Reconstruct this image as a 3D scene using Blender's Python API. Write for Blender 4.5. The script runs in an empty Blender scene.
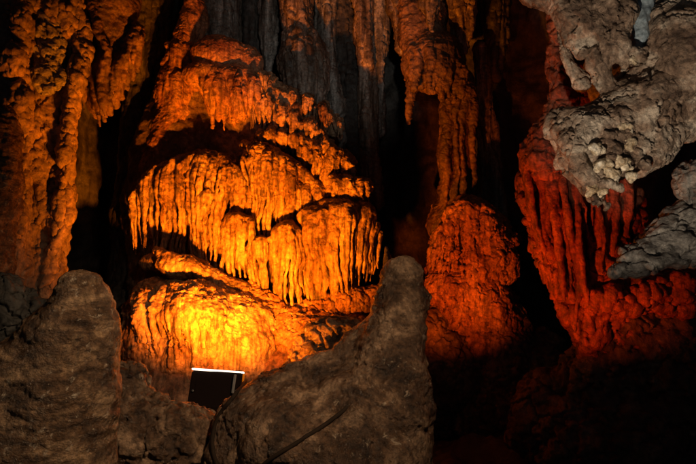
import bpy, math, random
import numpy as np
from mathutils import Vector, Matrix

random.seed(7)
RNG = np.random.default_rng(7)
scene = bpy.context.scene
COL = scene.collection

# ------------------------------------------------------------------ camera
CAMZ, PITCH, FPX = 1.6, math.radians(6.0), 619.0
cam_d = bpy.data.cameras.new('camera')
cam_d.lens = 32.0; cam_d.sensor_width = 36.0
cam_d.clip_start = 0.05; cam_d.clip_end = 200.0
cam = bpy.data.objects.new('camera', cam_d); COL.objects.link(cam)
cam.location = (0, 0, CAMZ); cam.rotation_euler = (math.radians(90) + PITCH, 0, 0)
scene.camera = cam

FW = np.array([0, math.cos(PITCH), math.sin(PITCH)])
UP = np.array([0, -math.sin(PITCH), math.cos(PITCH)])
def at(px, py, Y):
    """world point that the photograph's pixel (696 x 464) shows at distance Y"""
    d = FW + np.array([1., 0, 0]) * (px - 348) / FPX + UP * (232 - py) / FPX
    return np.array([0, 0, CAMZ]) + d * (Y / d[1])
def m(px, Y):
    return px * Y / FPX

# ------------------------------------------------------------------ world: a cave, only a trace of stray light
world = bpy.data.worlds.new('World'); scene.world = world; world.use_nodes = True
bg = world.node_tree.nodes['Background']
bg.inputs[0].default_value = (0.85, 0.92, 1.0, 1); bg.inputs[1].default_value = 0.030

# ------------------------------------------------------------------ lamps of the show cave, and one added fill
def lamp(name, kind, loc, target, power, color, size=0.2, spot=90, blend=0.6, size_y=None):
    L = bpy.data.lights.new(name, kind); L.energy = power; L.color = color
    if kind == 'SPOT':
        L.spot_size = math.radians(spot); L.spot_blend = blend; L.shadow_soft_size = size
    elif kind == 'AREA':
        L.size = size
        if size_y: L.shape = 'RECTANGLE'; L.size_y = size_y
    else: L.shadow_soft_size = size
    o = bpy.data.objects.new(name, L); COL.objects.link(o)
    o.location = loc
    o.rotation_euler = (Vector(target) - Vector(loc)).to_track_quat('-Z', 'Y').to_euler()
    return o
ORANGE = (1.0, 0.215, 0.004)
RED = (1.0, 0.14, 0.006)
WHITE = (1.0, 0.84, 0.66)
# floodlight on the floor in front of the flowstone (its housing is built below)
LAMP_AT = at(220, 384, 5.70)
for dx in (-.17, .17):
    lamp('floodlight_glow', 'SPOT', LAMP_AT + np.array([dx, .14, .10]), at(234, 180, 8.0) + np.array([dx, 0, 0]), 1120, ORANGE, .04, 116, 1.0)
# a small lamp tucked behind the ridge of the foreground stalagmite
lamp('ridge_floodlight', 'SPOT', at(268, 392, 5.95), at(292, 250, 5.9), 130, ORANGE, .04, 165, .6)
# floodlights tucked behind the foreground stalagmite and the right-hand rocks
lamp('hidden_floodlight', 'SPOT', at(388, 402, 5.3), at(460, 252, 8.2), 640, (1.0, .125, .003), .05, 48, 1.0)
lamp('niche_floodlight', 'SPOT', at(500, 420, 4.6), at(600, 235, 5.6), 190, (1.0, .11, .004), .04, 70, .9)
# white path lamps on the visitors' side, then an added fill for the roof
lamp('path_lamp', 'SPOT', (0.0, 1.5, 0.4), at(684, 78, 4.4), 470, (1.0, .80, .60), .03, 36, .6)
lamp('walkway_lamp', 'SPOT', (1.0, 1.3, 3.5), at(205, 345, 3.8), 490, (1.0, .68, .40), .05, 62, 1.0)
lamp('roof_fill', 'SPOT', (0.6, 0.4, 2.6), at(322, 20, 9.3), 420, (1.0, .93, .84), .10, 28, .9)  # added fill spot that keeps the roof columns grey, not a cave lamp

scene.view_settings.view_transform = 'Standard'
scene.view_settings.look = 'None'
scene.view_settings.exposure = 0.0
scene.view_settings.gamma = 1.0
scene.cycles.max_bounces = 5
scene.cycles.diffuse_bounces = 2
scene.cycles.use_denoising = True

# ------------------------------------------------------------------ noise
_perm = RNG.permutation(256).astype(np.int64)
_grad = RNG.normal(size=(256, 3)); _grad /= np.linalg.norm(_grad, axis=1)[:, None]
_grad = _grad.astype(np.float32)
def _hash(i, j, k):
    return _perm[(_perm[(_perm[i & 255] + j) & 255] + k) & 255]
def perlin(p):
    p = np.asarray(p, np.float32)
    f = np.floor(p); q = p - f; f = f.astype(np.int64)
    u = q * q * q * (q * (q * 6 - 15) + 10)
    out = 0
    for a in (0, 1):
        for b in (0, 1):
            for c in (0, 1):
                g = _grad[_hash(f[:, 0] + a, f[:, 1] + b, f[:, 2] + c)]
                dd = g[:, 0] * (q[:, 0] - a) + g[:, 1] * (q[:, 1] - b) + g[:, 2] * (q[:, 2] - c)
                w = (u[:, 0] if a else 1 - u[:, 0]) * (u[:, 1] if b else 1 - u[:, 1]) * (u[:, 2] if c else 1 - u[:, 2])
                out = out + dd * w
    return out * 1.6
def fbm(p, freq, octs=4, seed=0, gain=.5, stretch=(1, 1, 1)):
    p = np.asarray(p, np.float32) * np.asarray(stretch, np.float32) * freq + seed * 17.31
    s, a = 0, 1.0
    for o in range(octs):
        s = s + a * perlin(p); a *= gain; p = p * 2.03 + 5.7
    return s
def ridged(p, freq, octs=3, seed=0, stretch=(1, 1, 1)):
    p = np.asarray(p, np.float32) * np.asarray(stretch, np.float32) * freq + seed * 13.7
    s, a = 0, 1.0
    for o in range(octs):
        s = s + a * (1 - 2 * np.abs(perlin(p))); a *= .5; p = p * 2.1 + 3.3
    return s
_cellrnd = RNG.random((256, 3)).astype(np.float32)
def worley(p, freq, seed=0, stretch=(1, 1, 1), full=False):
    p = np.asarray(p, np.float32) * np.asarray(stretch, np.float32) * freq + seed * 9.1
    f = np.floor(p).astype(np.int64); q = p - f
    f1 = np.full(len(p), 9., np.float32); f2 = f1.copy(); dz = f1 * 0; rid = f1 * 0
    for a in (-1, 0, 1):
        for b in (-1, 0, 1):
            for c in (-1, 0, 1):
                r = _cellrnd[_hash(f[:, 0] + a, f[:, 1] + b, f[:, 2] + c)]
                d = np.sqrt((r[:, 0] + a - q[:, 0]) ** 2 + (r[:, 1] + b - q[:, 1]) ** 2 + (r[:, 2] + c - q[:, 2]) ** 2)
                n = d < f1
                dz = np.where(n, q[:, 2] - r[:, 2] - c, dz); rid = np.where(n, r[:, 0], rid)
                f2 = np.where(n, f1, np.minimum(f2, d)); f1 = np.where(n, d, f1)
    return (f1, f2, dz, rid) if full else (f1, f2)

# ------------------------------------------------------------------ stone bodies: smooth unions of tapered limbs, meshed once
class Stone:
    def __init__(s):
        s.pr = []
    def chain(s, pts, rads, k=.05, sub=False):
        pts = np.array(pts, float); rads = np.array(rads, float)
        r = rads[:, None]
        s.pr.append(('c', pts, rads, k, (pts - r).min(0), (pts + r).max(0), sub)); return s
    def pchain(s, pp, k=.05, sub=False):
        """pp: (px, py, Y, radius in px)"""
        return s.chain([at(a, b, Y) for a, b, Y, r in pp], [m(r, Y) for a, b, Y, r in pp], k, sub)
    def ell(s, c, r, rot=(0, 0, 0), k=.05, sub=False):
        c = np.array(c, float); r = np.array(r, float)
        from mathutils import Euler
        M = np.array(Euler([math.radians(a) for a in rot]).to_matrix())
        R = max(r)
        e = np.sqrt(((M * r[None, :]) ** 2).sum(1))
        s.pr.append(('e', (c, M), r, k, c - e, c + e, sub)); return s
    def pell(s, px, py, Y, rx, rz, ry=None, rot=(0, 0, 0), k=.05, sub=False):
        ry = rx * .8 if ry is None else ry
        return s.ell(at(px, py, Y), (m(rx, Y), m(ry, Y), m(rz, Y)), rot, k, sub)
    def build(s, h, clip=None):
        lo = np.min([p[4] for p in s.pr if not p[6]], 0) - 4 * h - .03
        hi = np.max([p[5] for p in s.pr if not p[6]], 0) + 4 * h + .03
        if clip is not None:
            lo = np.maximum(lo, clip[0]); hi = np.minimum(hi, clip[1])
        n = np.maximum(np.ceil((hi - lo) / h).astype(int) + 1, 4)
        ax = [(lo[i] + h * np.arange(n[i])).astype(np.float32) for i in range(3)]
        D = np.full(n, 2.0, np.float32)
        for kind, a, r, k, bl, bh, sub in s.pr:
            mg = k + 3 * h
            i0 = np.clip(np.floor((bl - mg - lo) / h).astype(int), 0, n); i1 = np.clip(np.ceil((bh + mg - lo) / h).astype(int) + 1, 0, n)
            if (i1 <= i0).any(): continue
            X = ax[0][i0[0]:i1[0], None, None]; Y = ax[1][None, i0[1]:i1[1], None]; Z = ax[2][None, None, i0[2]:i1[2]]
            if kind == 'c':
                d = None
                for j in range(len(a) - 1):
                    A, B = a[j], a[j + 1]; ba = B - A; L = max(float(ba @ ba), 1e-9)
                    t = np.clip(((X - A[0]) * ba[0] + (Y - A[1]) * ba[1] + (Z - A[2]) * ba[2]) / L, 0, 1)
                    e = np.sqrt((X - A[0] - t * ba[0]) ** 2 + (Y - A[1] - t * ba[1]) ** 2 + (Z - A[2] - t * ba[2]) ** 2) - (r[j] + t * (r[j + 1] - r[j]))
                    d = e if d is None else np.minimum(d, e)
            else:
                c, M = a
                x, y, z = X - c[0], Y - c[1], Z - c[2]
                u = [(M[0, i] * x + M[1, i] * y + M[2, i] * z) for i in range(3)]
                k0 = np.sqrt(sum((u[i] / r[i]) ** 2 for i in range(3)))
                k1 = np.sqrt(sum((u[i] / r[i] ** 2) ** 2 for i in range(3))) + 1e-6
                d = k0 * (k0 - 1) / k1
            S = D[i0[0]:i1[0], i0[1]:i1[1], i0[2]:i1[2]]
            if sub:
                d = -d; hh = np.maximum(k - np.abs(S - d), 0) / k; S[...] = np.maximum(S, d) + hh * hh * k * .25
            else:
                hh = np.maximum(k - np.abs(S - d), 0) / k; S[...] = np.minimum(S, d) - hh * hh * k * .25
        D[0] = D[-1] = 2; D[:, 0] = D[:, -1] = 2; D[:, :, 0] = D[:, :, -1] = 2
        return nets(D, lo, h)

def nets(D, lo, h):
    s = D < 0
    cnt = np.zeros(tuple(np.array(D.shape) - 1), np.uint8)
    nx, ny, nz = D.shape
    C = [(a, b, c) for a in (0, 1) for b in (0, 1) for c in (0, 1)]
    for a, b, c in C: cnt += s[a:nx - 1 + a, b:ny - 1 + b, c:nz - 1 + c]
    I, J, K = np.nonzero((cnt > 0) & (cnt < 8))
    idx = np.full(cnt.shape, -1, np.int64); idx[I, J, K] = np.arange(len(I))
    val = {c: D[I + c[0], J + c[1], K + c[2]] for c in C}
    acc = np.zeros((len(I), 3)); num = np.zeros(len(I))
    for c in C:
        for ax in range(3):
            if c[ax]: continue
            e = list(c); e[ax] = 1; e = tuple(e)
            va, vb = val[c], val[e]; w = (va < 0) != (vb < 0)
            t = np.where(w, va / np.where(w, va - vb, 1), 0)
            p = np.array(c, float)[None] + np.zeros((len(I), 3)); p[:, ax] = t
            acc += p * w[:, None]; num += w
    V = lo + h * (np.stack([I, J, K], 1) + acc / num[:, None])
    Q = []
    for ax in range(3):
        b, c = (ax + 1) % 3, (ax + 2) % 3
        sl0 = [slice(None)] * 3; sl1 = [slice(None)] * 3
        sl0[ax] = slice(0, -1); sl1[ax] = slice(1, None)
        ch = s[tuple(sl0)] != s[tuple(sl1)]
        P = np.stack(np.nonzero(ch), 1)
        P = P[(P[:, b] > 0) & (P[:, c] > 0)]
        ok = (P[:, b] < cnt.shape[b]) & (P[:, c] < cnt.shape[c]); P = P[ok]
        ins = s[P[:, 0], P[:, 1], P[:, 2]]
        def g(db, dc):
            q = P.copy(); q[:, b] += db; q[:, c] += dc
            return idx[q[:, 0], q[:, 1], q[:, 2]]
        f = np.stack([g(-1, -1), g(0, -1), g(0, 0), g(-1, 0)], 1)
        f[~ins] = f[~ins][:, ::-1]
        Q.append(f)
    Q = np.concatenate(Q); Q = Q[(Q >= 0).all(1)]
    return V, Q

def normals(V, Q):
    n = np.cross(V[Q[:, 2]] - V[Q[:, 0]], V[Q[:, 3]] - V[Q[:, 1]])
    N = np.stack([sum(np.bincount(Q[:, i], n[:, a], len(V)) for i in range(4)) for a in range(3)], 1)
    return N / (np.linalg.norm(N, axis=1)[:, None] + 1e-12)

def mesh(name, V, Q, mat, parent=None, origin=None):
    me = bpy.data.meshes.new(name)
    org = np.zeros(3)
    if parent is not None: org = np.array(parent.matrix_world.translation)
    elif origin is not None: org = np.array(origin, float)
    V = np.asarray(V, np.float64) - org
    Q = np.asarray(Q, np.int32)
    me.vertices.add(len(V)); me.vertices.foreach_set('co', V.astype(np.float32).ravel())
    me.loops.add(Q.size); me.loops.foreach_set('vertex_index', Q.ravel())
    me.polygons.add(len(Q)); me.polygons.foreach_set('loop_start', np.arange(0, Q.size, Q.shape[1], dtype=np.int32))
    me.polygons.foreach_set('use_smooth', np.ones(len(Q), bool))
    me.update(calc_edges=True)
    me.materials.append(mat)
    o = bpy.data.objects.new(name, me); COL.objects.link(o)
    if parent is not None: o.parent = parent
    elif origin is not None: o.location = org
    return o

def tag(o, label=None, cat=None, group=None, kind=None):
    if label: o['label'] = label
    if cat: o['category'] = cat
    if group: o['group'] = group
    if kind or (cat and 'kind' not in o): o['kind'] = kind or 'thing'
    return o

def thing(name, loc, label, cat, group=None):
    o = bpy.data.objects.new(name, None); COL.objects.link(o); o.location = loc
    o.empty_display_size = .1
    bpy.context.view_layer.update()
    return tag(o, label, cat, group, 'thing')

WARP = 0.0
def carve(st, name, h, mat, disp=None, parent=None, clip=None, origin=None):
    V, Q = st.build(h, clip)
    if WARP:
        V = V + WARP * np.stack([fbm(V, 1.9, 3, 201), .6 * fbm(V, 1.9, 2, 211), .8 * fbm(V, 1.9, 3, 221)], 1)
    if disp is not None:
        for fn in (disp if isinstance(disp, (list, tuple)) else [disp]):
            N = normals(V, Q)
            V = V + N * fn(V, N)[:, None]
    if parent is None and origin is None:
        lo, hi = V.min(0), V.max(0); origin = ((lo[0] + hi[0]) / 2, (lo[1] + hi[1]) / 2, lo[2])
    return mesh(name, V, Q, mat, parent, origin)

# ------------------------------------------------------------------ materials
def stone_mat(name, c1, c2, c3, scale=2.0, streak=(1, 1, 1), rough=(.35, .75), bump=.5, bscale=40, spots=None, spot_amt=.0, ring=0.0, bdist=.01, spec=.5, streak_shade=0):
    mt = bpy.data.materials.new(name); mt.use_nodes = True
    nt = mt.node_tree; nd = nt.nodes; lk = nt.links
    for n in list(nd): nd.remove(n)
    out = nd.new('ShaderNodeOutputMaterial'); b = nd.new('ShaderNodeBsdfPrincipled')
    lk.new(b.outputs[0], out.inputs[0])
    tc = nd.new('ShaderNodeTexCoord'); mp = nd.new('ShaderNodeMapping'); mp.inputs['Scale'].default_value = streak
    lk.new(tc.outputs['Object'], mp.inputs[0])
    def noise(sc, det=6, rg=.6, src=mp, dist=0):
        n = nd.new('ShaderNodeTexNoise'); n.inputs['Scale'].default_value = sc; n.inputs['Detail'].default_value = det
        n.inputs['Roughness'].default_value = rg; n.inputs['Distortion'].default_value = dist
        lk.new(src.outputs['Object'] if src is tc else src.outputs[0], n.inputs[0]); return n
    def ramp(src, stops):
        r = nd.new('ShaderNodeValToRGB'); lk.new(src, r.inputs[0]); e = r.color_ramp.elements
        e[0].position, e[0].color = stops[0][0], (*stops[0][1], 1)
        e[1].position, e[1].color = stops[-1][0], (*stops[-1][1], 1)
        for p, c in stops[1:-1]:
            x = e.new(p); x.color = (*c, 1)
        return r
    n1 = noise(scale, 8, .65, dist=.6)
    r1 = ramp(n1.outputs[0], [(.36, c1), (.5, c2), (.63, c3)])
    n2 = noise(scale * 7, 6, .7, src=tc)
    r2 = ramp(n2.outputs[0], [(.36, (.45,) * 3), (.64, (1.35,) * 3)])
    mx = nd.new('ShaderNodeMix'); mx.data_type = 'RGBA'; mx.blend_type = 'MULTIPLY'; mx.inputs[0].default_value = 1
    lk.new(r1.outputs[0], mx.inputs[6]); lk.new(r2.outputs[0], mx.inputs[7])
    col = mx.outputs[2]
    if streak_shade:  # mineral streaks, darkened in the colour to stand in for shade between flutes
        ms = nd.new('ShaderNodeMapping'); ms.inputs['Scale'].default_value = (1, 1, .10); lk.new(tc.outputs['Object'], ms.inputs[0])
        ns = noise(17, 6, .65, src=ms, dist=.3)
        rs = ramp(ns.outputs[0], [(.38, (1 - streak_shade,) * 3), (.52, (1,) * 3), (.66, (1.2, 1.16, 1.1))])
        mt_ = nd.new('ShaderNodeMix'); mt_.data_type = 'RGBA'; mt_.blend_type = 'MULTIPLY'; mt_.inputs[0].default_value = 1
        lk.new(col, mt_.inputs[6]); lk.new(rs.outputs[0], mt_.inputs[7]); col = mt_.outputs[2]
    if spots:
        n3 = noise(scale * 3.1, 5, .75, src=tc, dist=.4)
        r3 = ramp(n3.outputs[0], [(.66 - spot_amt, (0, 0, 0)), (.74 - spot_amt, (1, 1, 1))])
        m2 = nd.new('ShaderNodeMix'); m2.data_type = 'RGBA'
        lk.new(r3.outputs[0], m2.inputs[0]); lk.new(col, m2.inputs[6]); m2.inputs[7].default_value = (*spots, 1)
        col = m2.outputs[2]
    lk.new(col, b.inputs['Base Color'])
    n4 = noise(scale * 2.3, 4, .6, src=tc)
    mr = nd.new('ShaderNodeMapRange'); mr.inputs[1].default_value = .3; mr.inputs[2].default_value = .7
    mr.inputs[3].default_value = rough[0]; mr.inputs[4].default_value = rough[1]
    lk.new(n4.outputs[0], mr.inputs[0]); lk.new(mr.outputs[0], b.inputs['Roughness'])
    b.inputs['Specular IOR Level'].default_value = spec
    n5 = noise(bscale, 8, .7, src=tc); n6 = noise(bscale * .28, 5, .6)
    ad = nd.new('ShaderNodeMath'); ad.operation = 'MULTIPLY_ADD'; ad.inputs[1].default_value = 1.6
    lk.new(n6.outputs[0], ad.inputs[0]); lk.new(n5.outputs[0], ad.inputs[2])
    h = ad.outputs[0]
    bp = nd.new('ShaderNodeBump'); bp.inputs['Strength'].default_value = bump; bp.inputs['Distance'].default_value = bdist
    lk.new(h, bp.inputs['Height']); lk.new(bp.outputs[0], b.inputs['Normal'])
    return mt

def plain_mat(name, c, rough=.5, metal=0, emit=None, es=0):
    mt = bpy.data.materials.new(name); mt.use_nodes = True
    nt = mt.node_tree; b = nt.nodes['Principled BSDF']
    n = nt.nodes.new('ShaderNodeTexNoise'); n.inputs['Scale'].default_value = 30
    r = nt.nodes.new('ShaderNodeValToRGB'); r.color_ramp.elements[0].color = (*[x * .6 for x in c], 1); r.color_ramp.elements[1].color = (*[min(1, x * 1.3) for x in c], 1)
    nt.links.new(n.outputs[0], r.inputs[0]); nt.links.new(r.outputs[0], b.inputs['Base Color'])
    b.inputs['Roughness'].default_value = rough; b.inputs['Metallic'].default_value = metal
    if rough > .8: b.inputs['Specular IOR Level'].default_value = .12
    if emit: b.inputs['Emission Color'].default_value = (*emit, 1); b.inputs['Emission Strength'].default_value = es
    return mt

M_flow = stone_mat('flowstone', (.11, .05, .022), (.36, .215, .115), (.52, .35, .21), 2.6, (1, 1, .45), (.15, .6), .8, 45, bdist=.022, streak_shade=.72)
M_flow_red = stone_mat('iron_flowstone', (.16, .06, .03), (.34, .16, .085), (.46, .26, .15), 2.4, (1, 1, .6), (.2, .6), .8, 45, bdist=.022, streak_shade=.6)
M_blood = stone_mat('red_iron_stone', (.10, .02, .008), (.25, .06, .025), (.38, .11, .05), 3.0, (1, 1, .6), (.3, .7), .8, 45, bdist=.018, streak_shade=.6)
M_rust = stone_mat('rust_brown_stone', (.035, .02, .012), (.095, .05, .03), (.22, .12, .07), 2.2, (1, 1, .5), (.35, .7), .7, 40, bdist=.022)
M_dirty = stone_mat('dirty_flowstone', (.07, .045, .03), (.16, .105, .07), (.34, .22, .13), 2.0, (1, 1, .6), (.35, .75), .7, 40, bdist=.022)
M_fore = stone_mat('brown_stalagmite', (.026, .013, .006), (.11, .06, .03), (.28, .175, .095), 6, (1, 1, 1.7), (.16, .5), 1.0, 55, spots=(.38, .31, .23), spot_amt=.07, bdist=.016)
M_fore2 = stone_mat('brown_boulder', (.022, .011, .006), (.10, .055, .030), (.28, .18, .11), 4.5, (1, 1, 1), (.16, .48), 1.0, 45, spots=(.34, .27, .20), spot_amt=.055, bdist=.018)
M_over = stone_mat('beige_rock', (.08, .045, .027), (.30, .205, .14), (.54, .45, .35), 4.2, (1, 1, 1), (.3, .7), .9, 35, bdist=.022)
M_popc = stone_mat('cream_popcorn', (.34, .23, .12), (.58, .47, .32), (.76, .69, .56), 9, (1, 1, 1), (.3, .6), .8, 60, bdist=.010)
M_slab = stone_mat('grey_rock', (.07, .062, .055), (.17, .155, .135), (.31, .285, .25), 4, (1, 1, 2), (.3, .65), .9, 50, spots=(.26, .17, .085), spot_amt=-.01, bdist=.012)
M_cool_lit = stone_mat('cool_lit_rock', (.17, .22, .26), (.24, .31, .36), (.33, .40, .44), 4, (1, 1, 1), (.3, .6), .5, 50, bdist=.006)  # bluish tint puts cool light into the rock's colour
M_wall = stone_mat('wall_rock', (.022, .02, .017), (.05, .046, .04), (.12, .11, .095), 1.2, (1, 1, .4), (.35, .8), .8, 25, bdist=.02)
M_grey = stone_mat('grey_curtain', (.035, .03, .024), (.115, .105, .09), (.31, .29, .26), 4.0, (2, 2, .22), (.3, .7), .7, 40, bdist=.012)
M_grey_red = stone_mat('rusty_curtain', (.04, .026, .018), (.115, .085, .062), (.29, .225, .18), 4.0, (2, 2, .22), (.3, .7), .7, 40, bdist=.012)

# ------------------------------------------------------------------ surface relief
def relief(big=.03, bf=2.5, small=.008, sf=14, seed=0, st=(1, 1, 1)):
    def f(V, N): return big * fbm(V, bf, 3, seed, stretch=st) + small * fbm(V, sf, 4, seed + 3)
    return f
def scales(amp=.012, freq=12, seed=0, xs=1.0, warp=.03):
    """overlapping little drips and scales that a film of water builds"""
    def f(V, N):
        W = V + warp * np.stack([fbm(V, 6, 2, seed + i) for i in range(3)], 1)
        o = 0
        for fr, am in ((freq, 1.0), (freq * 2.1, .5)):
            f1, f2, dz, rid = worley(W, fr, seed, (1.0 * xs, 1.0 * xs, 1.15), True)
            o = o + am * (np.clip(.5 - dz * .8, 0, 1) ** 1.5 * (.35 + rid)) * np.clip((f2 - f1) * 5, 0, 1)
        gate = np.clip(.75 + .9 * fbm(V, 3.5, 2, seed + 5), .1, 1.5)
        return amp * o * gate
    return f
def grit(amp=.005, freq=34, seed=0):
    def f(V, N): return amp * (ridged(V, freq, 2, seed) - .6) * np.clip(.6 + fbm(V, 4, 2, seed + 1), .1, 1.4)
    return f
def rings(amp=.008, freq=22, seed=0):
    def f(V, N):
        w = fbm(V, 2.2, 3, seed) * .05
        t = (V[:, 2] + w) * freq
        return amp * (np.sin(t * 2 * math.pi) * .6 + np.sin(t * 4.7 + 1) * .4) * np.clip(.6 + fbm(V, 3, 2, seed + 2), 0, 1.4)
    return f
def cracks(amp=.03, freq=4, seed=0, width=.10, st=(1, 1, 1)):
    def f(V, N):
        W = V + .07 * np.stack([fbm(V, 5, 3, seed + i) for i in range(3)], 1)
        f1, f2 = worley(W, freq, seed, st)
        e = np.clip((f2 - f1) / width, 0, 1)
        return -amp * (1 - e) ** 1.5
    return f
def blocks(amp=.05, freq=3.5, seed=0, st=(1, 1, 1)):
    def f(V, N):
        W = V + .05 * np.stack([fbm(V, 4, 3, seed + i) for i in range(3)], 1)
        f1, f2, dz, rid = worley(W, freq, seed, st, True)
        return amp * (rid - .5 - dz * .5) * np.clip((f2 - f1) * 4, 0, 1)
    return f
def flutes_relief(amp=.01, freq=16, seed=0):
    def f(V, N):
        return amp * ridged(V, freq, 2, seed, stretch=(1, 1, .10))
    return f

def lerp_poly(P, u):
    P = np.array(P, float); L = np.r_[0, np.cumsum(np.linalg.norm(np.diff(P[:, :2], axis=0), axis=1))]; L /= L[-1]
    return np.array([np.interp(u, L, P[:, i]) for i in range(P.shape[1])])

def curtain(st, lip, bot, n, r=2.4, back=.35, rise=.22, k=.018, jit=.12, minors=.35, backing=True, seed=1, rb=.5, bulge=.04, depth=.09, apex=None, lobes=0):
    """fluted drapery: every flute runs down the ledge, over the lip (px,py,Y) and hangs to the lower edge (px,py,Y)"""
    rg = random.Random(seed)
    for i in range(n + int(n * minors)):
        minor = i >= n
        u = (i + .5 + rg.uniform(-.3, .3)) / n if not minor else rg.random()
        u = min(max(u, 0), 1)
        u2 = min(max(u + rg.uniform(-.35, .35) / n, 0), 1)
        l = lerp_poly(lip, u); b = lerp_poly(bot, u2)
        l[1] += rg.uniform(-2.5, 2.5)
        b[1] += (b[1] - l[1]) * rg.uniform(-jit, jit) - ((b[1] - l[1]) * rg.uniform(.2, .6) if minor else 0)
        if lobes:
            t = u * lobes + .35 * math.sin(seed + 5 * u); c0 = (math.floor(t) + .5); sn = math.sin(math.pi * (t - math.floor(t)))
            uc = min(max((c0 - .35 * math.sin(seed + 5 * u)) / lobes, 0), 1); bc = lerp_poly(bot, uc)
            l[2] -= .09 * sn; b[2] -= .06 * sn; l[1] -= 5 * sn; b[1] += (b[1] - l[1]) * .10 * (sn - .5); b[0] += (bc[0] - b[0]) * .25
        L, B = at(*l), at(*b)
        rr = m(r, l[2]) * rg.choice((rg.uniform(.55, .9), rg.uniform(.7, 1.05), rg.uniform(.8, 1.2), rg.uniform(1.2, 2.0))) * (.55 if minor else 1)
        fx = rg.uniform(-.025, .03)
        d = B - L; wob = rg.uniform(-.025, .025)
        p = [L + (rg.uniform(-.06, .06), back, rise), L + (rg.uniform(-.04, .04), back * .5, rise * .72), L + (rg.uniform(-.02, .02), back * .14 + fx, rise * .22),
             L + d * .12 + (0, -bulge * .6 + fx, 0), L + d * .4 + (wob, -bulge + fx, 0), L + d * .72 + (wob * .6, -bulge * .6 + fx, 0), B + (0, fx, 0)]
        if apex is not None:
            A = at(*apex); e = A - L
            p[0] = L + e * .85; p[1] = L + e * .5 + (0, -.01, .02); p[2] = L + e * .16 + (0, fx, .005)
        q = np.array([1.3, 1.5, 1.55, 1.3, 1.08, .8, rb]) * rr
        st.chain(p, q, k)
    if backing:
        nb = max(3, int(n * .8))
        for i in range(nb):
            u = (i + .5) / nb; l = lerp_poly(lip, u); b = lerp_poly(bot, u)
            L, B = at(*l), at(*b); d = B - L; rr = m(r, l[2]) * 1.7
            st.chain([L + (0, back + .05, rise - .06), L + (0, back * .5 + .05, rise * .5 - .07), L + (0, .05, -.02), L + d * .3 + (0, depth + rr * .6, 0), L + d * .62 + (0, depth * 1.4 + rr * .6, 0), L + d * .84 + (0, depth * 2 + rr * .6, 0)],
                     [rr, rr * 1.1, rr * 1.1, rr, rr * .9, rr * .6], .03)
    return st

def stalactite(name, mat, pts, label, cat='stalactite', h=.02, seed=0, amp=1.0, group=None, k=.08):
    st = Stone()
    for c in pts: st.pchain(c, k)
    o = carve(st, name, h, mat, [relief(.05 * amp, 3.5, .014 * amp, 13, seed, (1, 1, .3)), flutes_relief(.030 * amp, 8, seed), flutes_relief(.010, 22, seed + 1), grit(.006, 20, seed)])
    return tag(o, label, cat, group)

# ------------------------------------------------------------------ setting: floor, back wall, ceiling
def sheet(name, nu, nv, fn, mat):
    u, v = np.meshgrid(np.linspace(0, 1, nu), np.linspace(0, 1, nv), indexing='ij')
    V = fn(u.ravel(), v.ravel())
    i = np.arange(nu * nv).reshape(nu, nv)
    Q = np.stack([i[:-1, :-1], i[1:, :-1], i[1:, 1:], i[:-1, 1:]], -1).reshape(-1, 4)
    return V, Q

def wall_fn(u, v):
    a = (u - .5) * math.radians(200)
    R = 8.6
    x = np.sin(a) * R * .95; y = 3.2 + np.cos(a) * 8.0; z = -1 + v * 8.6
    V = np.stack([x, y, z], 1)
    n = np.stack([-np.sin(a), -np.cos(a), 0 * a], 1)
    d = .55 * fbm(V, .55, 4, 1, stretch=(1, 1, .7)) + .10 * ridged(V, 1.6, 3, 4, stretch=(1, 1, .22)) + .03 * fbm(V, 7, 3, 6)
    d = d - np.clip(z - 5.0, 0, 9) ** 2 * -.10
    return V + n * d[:, None]
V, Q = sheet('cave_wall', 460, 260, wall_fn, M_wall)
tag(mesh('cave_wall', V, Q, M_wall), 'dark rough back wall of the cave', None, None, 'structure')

def floor_fn(u, v):
    x = (u - .5) * 19; y = -3.0 + v * 15.5
    P = np.stack([x, y, 0 * x], 1)
    z = -.15 + .28 * fbm(P, .6, 4, 9) + .07 * fbm(P, 3, 4, 11) + .25 * np.clip((y - 6.5) / 4, 0, 1) - .5 * np.exp(-((x) ** 2 + (y - .5) ** 2) / 3) * 0
    return np.stack([x, y, z], 1)
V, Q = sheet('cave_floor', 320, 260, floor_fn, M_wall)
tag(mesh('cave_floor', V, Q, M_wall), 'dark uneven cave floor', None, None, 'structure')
def ceil_fn(u, v):
    x = (u - .5) * 19; y = -1.0 + v * 13.5
    P = np.stack([x, y, 0 * x], 1)
    z = 6.9 + .5 * fbm(P, .5, 4, 19) + .15 * fbm(P, 2.5, 3, 12)
    return np.stack([x, y, z], 1)
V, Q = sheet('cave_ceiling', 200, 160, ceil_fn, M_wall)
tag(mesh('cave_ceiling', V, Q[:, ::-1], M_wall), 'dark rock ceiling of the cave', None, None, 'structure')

# ------------------------------------------------------------------ the great flowstone cascade
WARP = .055
casc = thing('flowstone_cascade', tuple(at(240, 400, 8.0)), 'tall tiered flowstone cascade glowing orange in the middle of the cave', 'flowstone')
FIN = [relief(.012, 5, .007, 18, 3), flutes_relief(.006, 22, 3), scales(.009, 16, 2)]
H = .0122
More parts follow.
